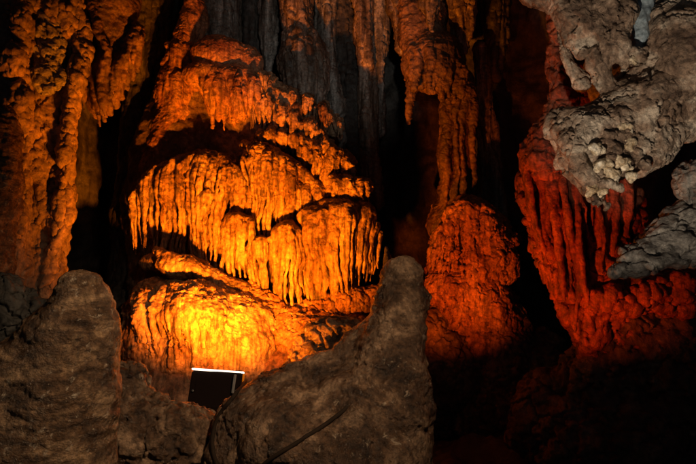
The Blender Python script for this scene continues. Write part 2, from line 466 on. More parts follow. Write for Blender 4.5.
# hidden core that carries the tiers
c = Stone()
def corechain(pp):   # px, py, distance of the front face, radius px
    c.pchain([(x, y, f + m(r, f + .5), r) for x, y, f, r in pp], .3)
corechain([(192, 60, 8.95, 18), (184, 105, 8.72, 30), (178, 150, 8.5, 44), (172, 200, 8.42, 48), (178, 260, 8.3, 44), (172, 340, 8.0, 44), (168, 420, 7.8, 56)])
corechain([(232, 72, 8.95, 18), (262, 126, 8.7, 32), (288, 180, 8.5, 42), (306, 250, 8.15, 46), (308, 330, 7.95, 56), (300, 420, 7.8, 76)])
corechain([(218, 120, 8.75, 36), (235, 200, 8.5, 56), (240, 300, 8.15, 64), (240, 400, 7.8, 84)])
carve(c, 'core', .028, M_dirty, [relief(.05, 2.5, .02, 9, 5, (1, 1, .6)), scales(.02, 9, 3)], casc)
# left shoulder with stacked swellings
c = Stone()
c.pchain([(196, -10, 9.1, 9), (192, 25, 9.0, 14), (182, 55, 8.9, 16), (178, 62, 8.9, 13), (175, 82, 8.85, 18), (168, 92, 8.85, 13), (176, 115, 8.8, 18), (165, 150, 8.75, 20), (152, 175, 8.7, 16)], .06)
curtain(c, [(166, 52, 8.75), (184, 45, 8.7), (199, 52, 8.75)], [(163, 78, 8.75), (180, 80, 8.7), (198, 72, 8.75)], 6, 3, .1, .12, seed=31)
curtain(c, [(160, 85, 8.7), (176, 80, 8.65), (192, 88, 8.7)], [(158, 112, 8.7), (176, 112, 8.65), (190, 108, 8.7)], 6, 3, .1, .1, seed=32)
carve(c, 'shoulder', H, M_flow_red, [relief(.015, 5, .006, 20, 12), scales(.014, 13, 6)], casc)
# summit
c = Stone()
c.pell(222, 62, 8.85, 32, 24, 30, k=.08); c.pell(246, 66, 8.8, 18, 20, 20, k=.06); c.pell(212, 78, 8.75, 30, 16, 26, k=.06)
c.pell(232, 82, 8.7, 30, 18, 24, k=.06)
c.pchain([(215, 52, 8.75, 6), (240, 74, 8.55, 8), (262, 92, 8.5, 9), (290, 108, 8.5, 8)], .06)
c.pchain([(235, 52, 8.7, 5), (255, 62, 8.6, 7), (258, 80, 8.55, 6)], .05)
curtain(c, [(200, 82, 8.55), (225, 80, 8.42), (258, 88, 8.4)], [(204, 118, 8.55), (225, 126, 8.42), (256, 112, 8.4)], 11, 3, .3, .22, seed=2, jit=.25, lobes=3, rb=.3)
summit = carve(c, 'summit_drapery', H, M_flow_red, [relief(.015, 5, .006, 20, 22), scales(.014, 12, 9, warp=.08)], casc)
# diagonal frilled ledges on the upper right slope
for lip, bot, n, r, sd, bk, mat in [
    ([(250, 76, 8.5), (290, 96, 8.48), (322, 110, 8.48), (341, 126, 8.5)], [(256, 88, 8.46), (292, 114, 8.44), (322, 132, 8.44), (341, 140, 8.46)], 34, 1.5, 3, .3, M_flow),
    ([(252, 100, 8.42), (272, 104, 8.36), (300, 118, 8.36), (326, 134, 8.38)], [(256, 118, 8.4), (275, 126, 8.33), (302, 140, 8.33), (322, 142, 8.36)], 27, 1.5, 4, .3, M_flow),
    ([(258, 135, 8.32), (285, 137, 8.28), (312, 146, 8.28), (334, 152, 8.3)], [(262, 144, 8.3), (285, 152, 8.26), (310, 160, 8.26), (332, 160, 8.28)], 22, 1.5, 5, .28, M_flow),
    ([(296, 150, 8.26), (318, 152, 8.2), (338, 160, 8.2), (352, 172, 8.24)], [(302, 172, 8.24), (318, 196, 8.18), (336, 196, 8.18), (354, 184, 8.22)], 13, 2.1, 6, .25, M_flow)]:
    c = Stone(); curtain(c, lip, bot, n, r, bk, .13, .016, jit=.35, minors=.4, seed=sd, rb=.18, depth=.06, lobes=4)
    carve(c, 'frilled_ledge', .0100, mat, FIN, casc)
bpy.context.view_layer.update()
# straw stalactites under the summit drapery
for i in range(9):
    px = 250 + i * 2.0 + random.uniform(-.8, .8); y0 = 108 + random.uniform(-3, 3); y1 = y0 + random.uniform(14, 26)
    c = Stone(); c.pchain([(px, y0, 8.45, 1.5), (px + .4, (y0 + y1) / 2, 8.44, 1.0), (px + .3, y1, 8.44, .6)], .01)
    carve(c, 'stalactite', .008, M_flow, None, summit)
# left main curtain
c = Stone()
curtain(c, [(131, 196, 8.3), (143, 180, 8.2), (166, 170, 8.12), (193, 163, 8.08), (220, 163, 8.08), (241, 176, 8.12), (252, 196, 8.18)],
        [(134, 246, 8.3), (146, 260, 8.18), (166, 268, 8.06), (190, 266, 8.02), (214, 246, 8.02), (236, 236, 8.08), (250, 236, 8.14)], 27, 2.0, .5, .26, .012, seed=11, minors=.5, jit=.2, depth=.10, rb=.28, lobes=6, apex=(206, 152, 8.42))
carve(c, 'drapery', H, M_flow, FIN, casc)
# middle curtain
c = Stone()
curtain(c, [(242, 160, 8.14), (258, 156, 8.08), (278, 166, 8.06), (300, 184, 8.06), (324, 202, 8.10)],
        [(246, 222, 8.10), (262, 248, 8.04), (280, 252, 8.02), (300, 228, 8.02), (324, 218, 8.08)], 20, 1.9, .34, .22, .010, seed=12, minors=.5, jit=.2, rb=.22, lobes=4)
carve(c, 'drapery', H, M_flow, FIN, casc)
c = Stone()   # diagonal bank above the middle curtain
c.pchain([(244, 142, 8.5, 4), (262, 150, 8.16, 9), (296, 172, 8.12, 9), (326, 196, 8.10, 8), (352, 192, 8.04, 9), (364, 186, 8.04, 8)], .06)
curtain(c, [(330, 190, 7.96), (348, 182, 7.90), (366, 184, 7.94)], [(330, 204, 7.94), (350, 205, 7.89), (367, 208, 7.92)], 8, 2.6, .2, .08, seed=13, jit=.1)
carve(c, 'bank', H, M_flow, [relief(.02, 5, .008, 18, 8), scales(.016, 13, 4)], casc)
c = Stone(); c.pchain([(347, 152, 8.3, 3), (350, 160, 8.28, 4.5), (351, 170, 8.28, 3)], .02)
carve(c, 'knob', H * .8, M_flow, FIN, casc)
# lobes of the lower curtain
for lip, bot, n, r, sd, head in [
    ([(194, 210, 8.0), (207, 197, 7.95), (222, 204, 7.97)], [(190, 252, 7.96), (204, 266, 7.92), (218, 268, 7.93)], 6, 2.2, 14, [(208, 206, 8.07, 13, 9)]),
    ([(222, 232, 7.94), (238, 219, 7.86), (256, 226, 7.9)], [(222, 276, 7.9), (238, 286, 7.82), (254, 270, 7.86)], 6, 2.2, 15, [(239, 230, 8.0, 15, 13)]),
    ([(246, 256, 7.86), (258, 242, 7.82), (276, 246, 7.84)], [(248, 296, 7.82), (262, 306, 7.78), (277, 308, 7.8)], 6, 2.1, 16, [(260, 254, 7.95, 13, 11)]),
    ([(270, 246, 7.8), (288, 231, 7.7), (308, 238, 7.74)], [(272, 306, 7.78), (290, 316, 7.68), (308, 312, 7.7)], 8, 2.0, 17, [(289, 242, 7.88, 18, 15)]),
    ([(303, 236, 7.82), (314, 222, 7.72), (330, 218, 7.7)], [(304, 308, 7.74), (315, 310, 7.66), (328, 306, 7.66)], 5, 2.2, 18, [(316, 224, 7.9, 15, 14)]),
    ([(326, 226, 7.72), (340, 212, 7.66), (356, 216, 7.7)], [(328, 306, 7.66), (340, 302, 7.62), (352, 288, 7.66)], 6, 2.1, 20, [(341, 217, 7.86, 17, 14), (328, 214, 7.95, 12, 10)]),
    ([(350, 222, 7.76), (364, 214, 7.76), (378, 232, 7.86)], [(346, 296, 7.7), (358, 280, 7.7), (373, 262, 7.82)], 6, 2.0, 22, [(364, 220, 7.9, 13, 13), (352, 212, 7.95, 12, 9)]),
    ([(362, 240, 7.92), (372, 234, 7.9), (380, 240, 7.94)], [(358, 276, 7.92), (368, 278, 7.9), (378, 266, 7.94)], 5, 1.8, 19, [(371, 246, 8.0, 9, 8)])]:
    c = Stone()
    lip = [(a, b - 5, y) for a, b, y in lip]; head = [(e[0], e[1] - 5, *e[2:]) for e in head]
    for e in head: c.pell(e[0], e[1], e[2], e[3], e[4], e[3], k=.06)
    curtain(c, lip, bot, n, r, .26, .08, .014, seed=sd, minors=.5, jit=.09, rb=.4, depth=.12, apex=head[0][:3])
    carve(c, 'drapery', H, M_flow, [relief(.012, 5, .006, 18, sd), flutes_relief(.006, 22, sd), scales(.004, 17, sd)], casc)
# small bright shelf
c = Stone()
c.pchain([(158, 252, 7.75, 5), (172, 259, 7.6, 8), (190, 267, 7.52, 9), (205, 272, 7.55, 6)], .05)
c.pell(182, 268, 7.75, 26, 11, 24, (0, 12, 0), k=.05)
c.pchain([(146, 262, 8.0, 9), (168, 264, 7.88, 11), (192, 270, 7.82, 12), (218, 282, 7.8, 11), (240, 290, 7.78, 8)], .06)
carve(c, 'shelf', H, M_flow, [relief(.02, 5, .008, 18, 18), scales(.018, 13, 14)], casc)
# lower dome
c = Stone()
c.pell(205, 352, 7.82, 80, 66, 62, k=.12); c.pell(245, 350, 7.75, 42, 50, 46, k=.1); c.pell(165, 345, 7.8, 42, 60, 50, k=.1); c.pell(195, 302, 7.8, 58, 22, 40, (0, 8, 0), k=.1)
curtain(c, [(122, 318, 7.50), (135, 305, 7.28), (155, 300, 7.12), (180, 302, 7.06), (206, 308, 7.08), (226, 316, 7.14)],
        [(124, 346, 7.45), (138, 348, 7.23), (158, 350, 7.06), (178, 354, 7.0), (204, 350, 7.02), (226, 340, 7.1)], 22, 2.4, .4, .2, .025, seed=21, jit=.3, backing=False, rb=.3)
carve(c, 'dome', .0125, M_flow, [relief(.03, 3.5, .008, 18, 28), flutes_relief(.010, 9, 28), scales(.026, 13, 24)], casc)
# broken bank between dome and curtains, and the foot below the dome
c = Stone()
c.pchain([(210, 282, 8.0, 10), (245, 292, 7.85, 12), (275, 308, 7.75, 12), (292, 330, 7.6, 14), (300, 352, 7.5, 16)], .08)
c.pchain([(300, 318, 7.8, 14), (330, 306, 7.75, 14), (355, 298, 7.8, 13), (380, 300, 7.9, 16)], .08)
c.pell(325, 340, 7.8, 60, 30, 50, k=.1)
carve(c, 'bank', H, M_flow_red, [relief(.03, 4, .012, 16, 38), cracks(.04, 7, 2, .16), scales(.012, 15, 34)], casc)
c = Stone()
c.pell(180, 400, 7.55, 70, 50, 50, k=.1); c.pell(300, 395, 7.6, 60, 50, 40, k=.1)
curtain(c, [(150, 362, 7.3), (185, 358, 7.15), (215, 362, 7.1)], [(150, 410, 7.3), (185, 420, 7.15), (215, 420, 7.1)], 9, 4, .2, .1, seed=41)
carve(c, 'foot', .018, M_flow_red, [relief(.03, 4, .010, 16, 48)], casc)

# ------------------------------------------------------------------ red stalagmite on the right of the middle
stg = thing('stalagmite', tuple(at(480, 400, 8.4)), 'broad two tiered stalagmite glowing red orange below the slender column', 'stalagmite')
c = Stone()
c.pchain([(468, 214, 8.5, 15), (470, 228, 8.5, 30), (474, 248, 8.5, 41), (474, 262, 8.5, 44)], .08); c.pell(492, 256, 8.4, 27, 17, 26, (0, 14, 0), k=.05)
curtain(c, [(440, 236, 8.25), (455, 214, 8.05), (476, 208, 8.0), (498, 220, 8.1), (514, 246, 8.3)], [(430, 266, 8.15), (452, 272, 7.92), (478, 272, 7.88), (500, 274, 7.98), (520, 270, 8.25)], 19, 2.1, .15, .08, .018, seed=51, backing=False, jit=.12)
carve(c, 'upper_tier', H, M_flow_red, [relief(.06, 3.2, .02, 12, 51), scales(.028, 9, 51, .8), grit(.006, 22, 51)], stg)
c = Stone()
c.pchain([(468, 284, 8.55, 35), (470, 302, 8.5, 42), (480, 325, 8.5, 42), (486, 355, 8.5, 46), (490, 400, 8.5, 60)], .1); c.pell(446, 288, 8.3, 22, 20, 24, k=.06)
curtain(c, [(430, 288, 8.2), (450, 284, 8.02), (476, 290, 8.0), (506, 300, 8.15)], [(440, 316, 8.15), (458, 332, 8.0), (484, 338, 7.98), (512, 346, 8.1)], 15, 2.4, .2, .1, .018, seed=52, jit=.25, backing=False)
carve(c, 'lower_tier', H, M_flow_red, [relief(.06, 2.8, .016, 12, 52), cracks(.03, 5, 5, .14), scales(.018, 12, 52, .8), grit(.006, 22, 52)], stg)
c = Stone()
c.pell(440, 380, 8.3, 45, 60, 40, k=.1); c.pell(500, 385, 8.4, 55, 60, 50, k=.1); c.pell(545, 400, 8.3, 40, 50, 40, k=.1); c.pchain([(515, 300, 8.4, 6), (519, 325, 8.3, 10), (520, 345, 8.3, 11)], .05)
c.pell(546, 344, 8.2, 12, 15, 12, k=.05); c.pell(430, 330, 8.2, 20, 26, 20, k=.06)
carve(c, 'base', .018, M_dirty, [relief(.06, 3, .02, 12, 53), cracks(.05, 5, 6, .2), scales(.016, 11, 53)], stg)

# slender column above it
col = thing('column', tuple(at(456, 215, 9.0)), 'slender fluted column rising behind the red stalagmite to the roof', 'column')
c = Stone()
c.pchain([(462, 84, 9.0, 13), (460, 120, 9.0, 15), (458, 165, 9.0, 15), (455, 205, 9.0, 18), (452, 225, 9.0, 24)], .08)
curtain(c, [(444, 100, 8.8), (458, 92, 8.75), (474, 100, 8.8)], [(438, 208, 8.8), (456, 212, 8.72), (474, 206, 8.8)], 7, 2.8, .1, .1, .02, seed=61)
carve(c, 'shaft', H, M_rust, [relief(.02, 5, .01, 16, 61, (1, 1, .5)), scales(.018, 9, 61)], col)
c = Stone()
c.pell(434, 62, 9.0, 32, 32, 30, k=.1); c.pell(420, 20, 9.1, 26, 50, 26, k=.1); c.pchain([(414, 70, 8.95, 8), (408, 95, 8.95, 5), (408, 122, 9.0, 2.5)], .06); c.pchain([(440, 70, 8.85, 10), (458, 90, 8.85, 14), (462, 110, 8.9, 14)], .06)
curtain(c, [(408, 60, 8.75), (432, 44, 8.62), (458, 66, 8.7), (470, 90, 8.8)], [(408, 82, 8.72), (428, 84, 8.6), (452, 96, 8.66), (472, 112, 8.78)], 11, 3, .2, .15, .02, seed=62, jit=.2)
carve(c, 'capital', H, M_rust, [relief(.03, 4, .012, 16, 62), scales(.022, 10, 62)], col)

WARP = 0.0
# ------------------------------------------------------------------ hanging stalactites and columns along the roof
GR = 'columns and stalactites along the roof'
roof = [
    ('column', M_grey, [[(222, -40, 9.6, 19), (222, 20, 9.6, 17), (224, 60, 9.6, 16), (224, 90, 9.5, 15)]], 'broad olive grey column directly above the summit of the flowstone'),
    ('column', M_wall, [[(252, -40, 9.8, 8), (250, 20, 9.8, 7), (252, 90, 9.8, 8)]], 'thin dark column right of the olive grey column'),
    ('stalactite', M_grey, [[(268, -40, 9.6, 9), (268, 10, 9.6, 7), (267, 50, 9.6, 5.5), (268, 78, 9.6, 2)]], 'pale narrow stalactite hanging between dark gaps above the flowstone'),
    ('column', M_grey_red, [[(296, -40, 9.5, 17), (297, 5, 9.5, 15), (299, 30, 9.45, 14), (302, 60, 9.4, 24), (306, 84, 9.35, 22), (310, 110, 9.3, 14)]], 'pinkish column swelling into a rusty bulb above the frilled ledges'),
    ('column', M_grey, [[(325, -40, 9.7, 11), (326, 30, 9.7, 9), (328, 80, 9.65, 7), (335, 140, 9.6, 10)], [(318, 55, 9.6, 3), (332, 80, 9.5, 5), (338, 110, 9.5, 6)]], 'grey branching column right of the rusty bulb'),
    ('column', M_wall, [[(345, -40, 9.9, 14), (347, 40, 9.9, 15), (350, 120, 9.8, 14), (356, 220, 9.6, 16)]], 'dark lumpy column behind the right edge of the flowstone'),
    ('column', M_grey_red, [[(362, -40, 9.5, 10), (364, 20, 9.5, 9), (367, 70, 9.5, 8), (368, 130, 9.5, 7), (372, 200, 9.5, 9)]], 'tall thin rust streaked column right of the flowstone'),
    ('column', M_grey, [[(382, -40, 9.6, 9), (381, 30, 9.6, 8), (379, 80, 9.6, 6), (380, 130, 9.6, 5)]], 'thin grey column tapering downward beside the rust streaked one'),
    ('stalactite', M_grey_red, [[(400, -40, 9.2, 13), (400, 10, 9.2, 9), (402, 35, 9.2, 5), (403, 52, 9.2, 1.5)]], 'brown pointed stalactite left of the slender column'),
    ('stalactite', M_grey_red, [[(430, -40, 8.7, 13), (430, 5, 8.7, 9), (431, 20, 8.7, 5), (431, 33, 8.7, 1.2)]], 'pinkish pointed stalactite hanging in front of the column capital'),
    ('stalactite', M_grey_red, [[(462, -40, 8.9, 18), (462, 10, 8.9, 12), (462, 35, 8.9, 7), (463, 52, 8.9, 2)]], 'stout brown stalactite hanging above the right of the capital'),
    ('stalactite', M_wall, [[(492, -40, 9.4, 18), (494, 20, 9.4, 12), (497, 60, 9.4, 6), (499, 80, 9.4, 2)]], 'dim brown stalactite right of the slender column'),
    ('column', M_grey, [[(484, 50, 9.6, 9), (488, 72, 9.55, 8), (486, 95, 9.6, 7), (490, 150, 9.7, 9), (492, 240, 9.7, 14)]], 'pale knobby column standing in the dark right of the slender column'),
    ('column', M_wall, [[(150, -40, 9.6, 22), (148, 60, 9.6, 20), (140, 150, 9.5, 16), (135, 260, 9.3, 22), (130, 340, 9.2, 30)]], 'dim brown column in the dark gap between left pillar and flowstone'),
]
for i, (nm, mt, pts, lab) in enumerate(roof):
    stalactite(nm, mt, pts, lab, nm, .02, 70 + i, 1.2, GR)

# ------------------------------------------------------------------ pillars on the left
pil = thing('pillar', tuple(at(40, 300, 6.95)), 'orange lit rock pillar with grey crusted top beside the dark gap', 'pillar')
c = Stone()
c.pchain([(62, -40, 7.05, 32), (58, 20, 7.05, 33), (52, 70, 7.05, 30), (40, 120, 7.05, 30), (38, 170, 7.05, 32), (46, 210, 7.05, 25), (32, 250, 7.05, 31), (24, 300, 7.05, 36), (18, 360, 7.05, 44)], .15)
c.pchain([(80, 20, 6.95, 8), (84, 50, 6.90, 8), (76, 78, 6.85, 9), (70, 110, 6.85, 9), (66, 150, 6.85, 9), (66, 200, 6.85, 8), (56, 245, 6.85, 9), (49, 285, 6.85, 10), (44, 340, 6.85, 14)], .06)
for a in [(62, 95, 6.94, 10, 12), (52, 140, 6.89, 9, 16), (60, 175, 6.89, 8, 14), (42, 190, 6.89, 10, 18), (54, 225, 6.89, 9, 15), (30, 235, 6.89, 9, 14), (70, 30, 6.94, 10, 20)]:
    c.pell(*a, k=.05, rot=(0, 18, 0))
carve(c, 'body', .013, M_dirty, [relief(.05, 3, .015, 12, 81), cracks(.03, 4.5, 8, .16, (1.2, 1.2, .5)), flutes_relief(.02, 6, 81), scales(.009, 13, 81), grit(.004, 24, 81)], pil)
c = Stone()
c.pell(47, 40, 6.77, 18, 44, 12, k=.06); c.pell(48, 78, 6.73, 20, 18, 12, k=.06)
carve(c, 'crust', .013, M_slab, [relief(.04, 4, .014, 14, 82), cracks(.03, 6, 9, .2)], pil)
c = Stone()
c.pchain([(10, -40, 6.75, 30), (12, 30, 6.75, 28), (10, 80, 6.75, 25), (10, 110, 6.75, 25), (4, 180, 6.75, 28), (0, 300, 6.75, 34)], .12)
for a in [(20, 20, 6.45, 9, 22), (12, 60, 6.42, 12, 18), (22, 95, 6.45, 8, 16)]: c.pell(*a, k=.05)
tag(carve(c, 'pillar', .013, M_dirty, [relief(.045, 3.5, .014, 14, 83), cracks(.02, 4.5, 3, .16, (1, 1, .6)), flutes_relief(.02, 6, 83), scales(.009, 13, 83), grit(.004, 24, 83)]), 'lumpy orange lit pillar at the left edge of the picture', 'pillar')
c = Stone()
c.pchain([(2, 118, 5.85, 15), (4, 150, 5.85, 18), (2, 200, 5.85, 19), (-8, 250, 5.85, 20), (-16, 320, 5.85, 26)], .08)
tag(carve(c, 'boulder', .012, M_fore, [relief(.04, 3.5, .012, 14, 84), rings(.006, 16, 84)]), 'dim grey brown rock leaning on the left edge pillar', 'rock')
c = Stone()
c.pell(8, 296, 5.4, 28, 22, 24, (0, 25, 0), k=.05); c.pell(22, 322, 5.4, 32, 24, 26, (0, -20, 0), k=.05); c.pell(-10, 345, 5.4, 40, 40, 30, k=.05)
tag(carve(c, 'boulder', .012, M_wall, [relief(.05, 3.5, .014, 14, 85), cracks(.05, 5, 4, .2)]), 'dark jagged boulder at the foot of the left pillar', 'rock')
# rusty drapery hanging behind the pillar
c = Stone()
c.pchain([(112, -40, 7.2, 30), (112, 10, 7.2, 27), (112, 50, 7.2, 20), (104, 85, 7.2, 13), (96, 105, 7.2, 9)], .1)
c.pchain([(92, 0, 7.0, 5), (98, 30, 6.9, 4), (108, 50, 6.9, 4), (100, 80, 6.95, 5)], .04)
curtain(c, [(84, 60, 7.1), (100, 80, 7.0), (120, 60, 7.0), (138, 30, 7.05)], [(84, 118, 7.1), (98, 124, 7.0), (116, 96, 7.0), (134, 66, 7.05)], 10, 2.6, .1, .2, .02, seed=91, jit=.2, rb=.3)
tag(carve(c, 'drapery', .014, M_rust, [relief(.03, 4, .010, 16, 91), scales(.012, 12, 91)]), 'rusty red drapery hanging high behind the left pillar', 'drapery')

# ------------------------------------------------------------------ right: beige overhang, popcorn, slab
ov = thing('rock_overhang', tuple(at(620, 180, 4.5)), 'cracked beige rock overhang jutting in from the top right corner', 'overhang')
c = Stone()
c.pchain([(720, 60, 4.5, 60), (690, 70, 4.45, 46), (645, 108, 4.4, 38), (598, 138, 4.35, 34), (582, 160, 4.3, 24), (595, 192, 4.2, 10)], .12)
c.pell(575, 130, 4.3, 24, 22, 26, (0, 20, 0), k=.08)
c.pchain([(594, 176, 4.22, 11), (612, 166, 4.25, 16), (636, 152, 4.28, 19), (666, 126, 4.36, 22), (710, 96, 4.42, 26)], .06)
c.pell(626, 75, 4.75, 40, 46, 36, k=.1)
c.pchain([(572, 140, 4.2, 14), (580, 165, 4.15, 10), (590, 180, 4.15, 6)], .04)
OVR = [relief(.035, 2.6, .010, 9, 101), blocks(.07, 2.6, 12, (1, 1, .6)), blocks(.034, 6, 14, (1, 1, .7)), cracks(.04, 3.2, 13, .05), cracks(.016, 9, 15, .08), grit(.006, 24, 102)]
shelf = carve(c, 'shelf', .0105, M_over, OVR, ov)
bpy.context.view_layer.update()
c = Stone()
c.pchain([(500, -30, 4.5, 16), (530, -14, 4.45, 17), (552, 2, 4.4, 15), (566, 14, 4.35, 12)], .05)
c.pchain([(566, -30, 4.35, 22), (572, 10, 4.3, 20), (578, 34, 4.3, 15), (582, 52, 4.3, 9)], .05)
c.pchain([(559, 32, 4.5, 5), (563, 44, 4.45, 7), (571, 64, 4.45, 8), (582, 82, 4.45, 9)], .03)
carve(c, 'lobe', .0105, M_over, OVR, ov)
c = Stone()
c.pchain([(604, -30, 4.3, 26), (604, 10, 4.3, 22), (600, 40, 4.28, 17), (598, 62, 4.28, 13), (606, 84, 4.3, 9)], .05)
c.pchain([(620, -20, 4.25, 12), (618, 20, 4.22, 15), (618, 45, 4.22, 12), (624, 62, 4.22, 8)], .04)
carve(c, 'lobe', .0105, M_over, OVR, ov)
c = Stone()
c.pell(676, 46, 4.25, 32, 46, 36, (0, 12, 0), k=.06); c.pell(700, 20, 4.3, 40, 50, 40, k=.06); c.pell(668, 22, 4.3, 14, 26, 20, k=.05)
carve(c, 'lobe', .0105, M_over, OVR, ov)
c = Stone(); c.pchain([(644, -30, 4.34, 16), (641, 10, 4.3, 13), (639, 38, 4.27, 10), (638, 50, 4.27, 6)], .04)
o = carve(c, 'seam', .0105, M_cool_lit, [relief(.02, 5, .01, 16, 105)], ov); o['label'] = 'seam of smooth rock, cool light painted in as bluish grey'
rg = random.Random(5)
pk = [(640, 54, 7), (634, 60, 4), (622, 130, 7), (608, 136, 8), (597, 150, 6), (614, 150, 9), (630, 144, 6), (605, 165, 8), (592, 190, 6), (604, 184, 7), (598, 202, 6), (612, 176, 8), (624, 164, 8), (638, 158, 8), (606, 205, 4), (589, 176, 4), (617, 188, 5), (631, 177, 5), (641, 142, 5), (651, 150, 7), (655, 134, 6), (668, 124, 6), (597, 172, 4), (602, 150, 4), (612, 160, 5), (645, 166, 5), (600, 194, 5)]
for px, py, r in pk:
    c = Stone(); Y = 4.14 if py > 70 else 4.2
    if py < 160 and py > 70: Y = 4.11 + .0022 * (px - 600)
    c.pell(px, py, Y, r, r * rg.uniform(.6, .9), r, (rg.uniform(-40, 40), rg.uniform(-50, 50), 0), k=.02)
    for q in range(7):
        f = rg.uniform(.25, .6)
        c.pell(px + rg.uniform(-1, 1) * r, py + rg.uniform(-.9, .9) * r, Y + m(r, Y) * rg.uniform(-.7, .3), r * f, r * f * rg.uniform(.6, 1), r * f, (0, rg.uniform(-60, 60), 0), k=.012)
    carve(c, 'popcorn_nodule', .0075, M_over if rg.random() < .35 else M_popc, [relief(.016, 10, .008, 30, rg.randint(0, 99))], shelf)
# grey slab
c = Stone()
c.pchain([(617, 271, 4.45, 7), (640, 258, 4.5, 18), (672, 242, 4.55, 28), (720, 222, 4.6, 36)], .08)
c.pchain([(650, 262, 4.38, 8), (680, 258, 4.4, 8), (720, 242, 4.4, 12)], .04)
tag(carve(c, 'rock_slab', .0105, M_slab, [relief(.04, 3.5, .012, 14, 111), cracks(.04, 5, 15, .15, (.6, .6, 1.6))]), 'grey wedge shaped rock slab pointing left below the overhang', 'rock')
c = Stone()
c.pell(694, 182, 4.5, 20, 24, 20, k=.05); c.pell(705, 205, 4.5, 18, 14, 18, k=.05)
tag(carve(c, 'boulder', .0105, M_slab, [relief(.03, 4, .012, 14, 112), cracks(.03, 6, 16, .15)]), 'pale grey rock at the right edge between overhang and slab', 'rock')

# red drapery behind the overhang
rd = thing('drapery', tuple(at(580, 345, 5.8)), 'stringy red lit drapery hanging behind the beige overhang', 'drapery')
c = Stone()
c.pchain([(562, 0, 5.5, 14), (562, 40, 5.5, 14), (563, 75, 5.5, 15), (562, 105, 5.5, 14), (552, 135, 5.55, 20), (546, 160, 5.6, 24)], .08)
c.pell(590, 80, 5.6, 36, 40, 20, k=.08)
carve(c, 'stem', .014, M_blood, [relief(.03, 4, .012, 16, 121), cracks(.03, 7, 17, .2), scales(.012, 13, 121)], rd)
c = Stone()
c.pell(552, 160, 5.7, 32, 26, 24, k=.08); c.pell(590, 165, 5.75, 46, 30, 20, k=.08)
rg = random.Random(12)
for i in range(54):
    u = rg.random(); x0 = 520 + u * 112; x1 = 548 + u * 75 + rg.uniform(-8, 8)
    y0 = 148 + rg.uniform(-8, 22); y1 = 215 + rg.uniform(0, 120) * (1 - abs(u - .42))
    Yb = 5.6 + .25 * abs(u - .4) + rg.uniform(-.06, .08); r = rg.uniform(1.1, 3.8)
    xm = x0 + (x1 - x0) * .35 + rg.uniform(-5, 5); xn = x0 + (x1 - x0) * .7 + rg.uniform(-6, 6)
    c.pchain([(x0, y0, Yb, r * 1.3), (xm, y0 + (y1 - y0) * .33, Yb - .05, r * 1.1), (xn, y0 + (y1 - y0) * .68, Yb - .02, r), (x1, y1, Yb + .05, r * .5)], .028)
carve(c, 'string_curtain', .012, M_blood, [relief(.015, 6, .006, 22, 122)], rd)
c = Stone()
c.pchain([(534, 185, 5.90, 16), (550, 235, 5.86, 17), (568, 280, 5.84, 20), (586, 318, 5.84, 22), (592, 352, 5.90, 14)], .1)
c.pell(600, 270, 5.85, 38, 42, 18, k=.1); c.pchain([(600, 300, 5.75, 22), (650, 294, 5.70, 20), (720, 288, 5.70, 24)], .1)
c.pell(612, 220, 5.95, 34, 42, 14, k=.1); c.pell(620, 330, 5.90, 36, 24, 20, k=.1)
d_ = Stone()
d_.pell(650, 345, 5.95, 70, 46, 34, (0, -8, 0), k=.1); d_.pell(600, 372, 6.0, 40, 40, 30, k=.1); d_.pell(700, 385, 5.9, 70, 60, 40, k=.1); d_.pell(560, 420, 6.3, 50, 50, 40, k=.1); d_.pell(620, 450, 6.0, 80, 60, 50, k=.1)
carve(d_, 'lower_slope', .02, M_rust, [relief(.07, 2.5, .02, 11, 125), cracks(.05, 4, 19, .15), scales(.02, 9, 125)], rd)  # darker stone colour stands in for the light fading down the slope
carve(c, 'backing', .016, M_blood, [relief(.06, 3, .018, 12, 123), cracks(.05, 4.5, 18, .2, (1, 1, .6)), flutes_relief(.02, 8, 123), scales(.02, 10, 123)], rd)

# ------------------------------------------------------------------ foreground
# rock tucked behind the middle stalagmite
c = Stone()
c.pchain([(316, 330, 6.4, 11), (334, 328, 6.4, 13), (352, 332, 6.4, 14)], .06)
c.pchain([(311, 330, 6.45, 7), (300, 348, 6.4, 9), (289, 368, 6.35, 9), (280, 400, 6.3, 12)], .04); c.pell(332, 384, 6.4, 40, 50, 26, k=.08)
tag(carve(c, 'boulder', .013, M_fore2, [relief(.04, 4, .014, 14, 131), cracks(.04, 6, 19, .2)]), 'dark rock with yellow lit left edge behind the middle stalagmite', 'rock')

c = Stone()
c.pchain([(401, 279, 4.35, 21), (402, 298, 4.35, 25), (398, 322, 4.3, 28), (390, 360, 4.25, 36), (380, 410, 4.2, 48), (370, 480, 4.2, 62)], .1)
c.pchain([(374, 342, 4.4, 22), (342, 372, 4.38, 25), (306, 385, 4.35, 26), (270, 400, 4.3, 28), (246, 424, 4.25, 28), (238, 460, 4.2, 30), (238, 510, 4.2, 40)], .08)
c.pell(292, 446, 4.12, 60, 52, 52, k=.1); c.pell(345, 440, 4.15, 40, 60, 44, k=.14)
c.pchain([(400, 390, 4.06, 22), (390, 420, 4.0, 36), (380, 480, 3.98, 52)], .16)
tag(carve(c, 'stalagmite', .0105, M_fore2, [relief(.035, 2.4, .010, 10, 141), rings(.004, 15, 141), cracks(.012, 4, 21, .10), scales(.008, 18, 141, .7), grit(.004, 26, 141)]), 'large brown stalagmite with rounded peak in the centre foreground', 'stalagmite')
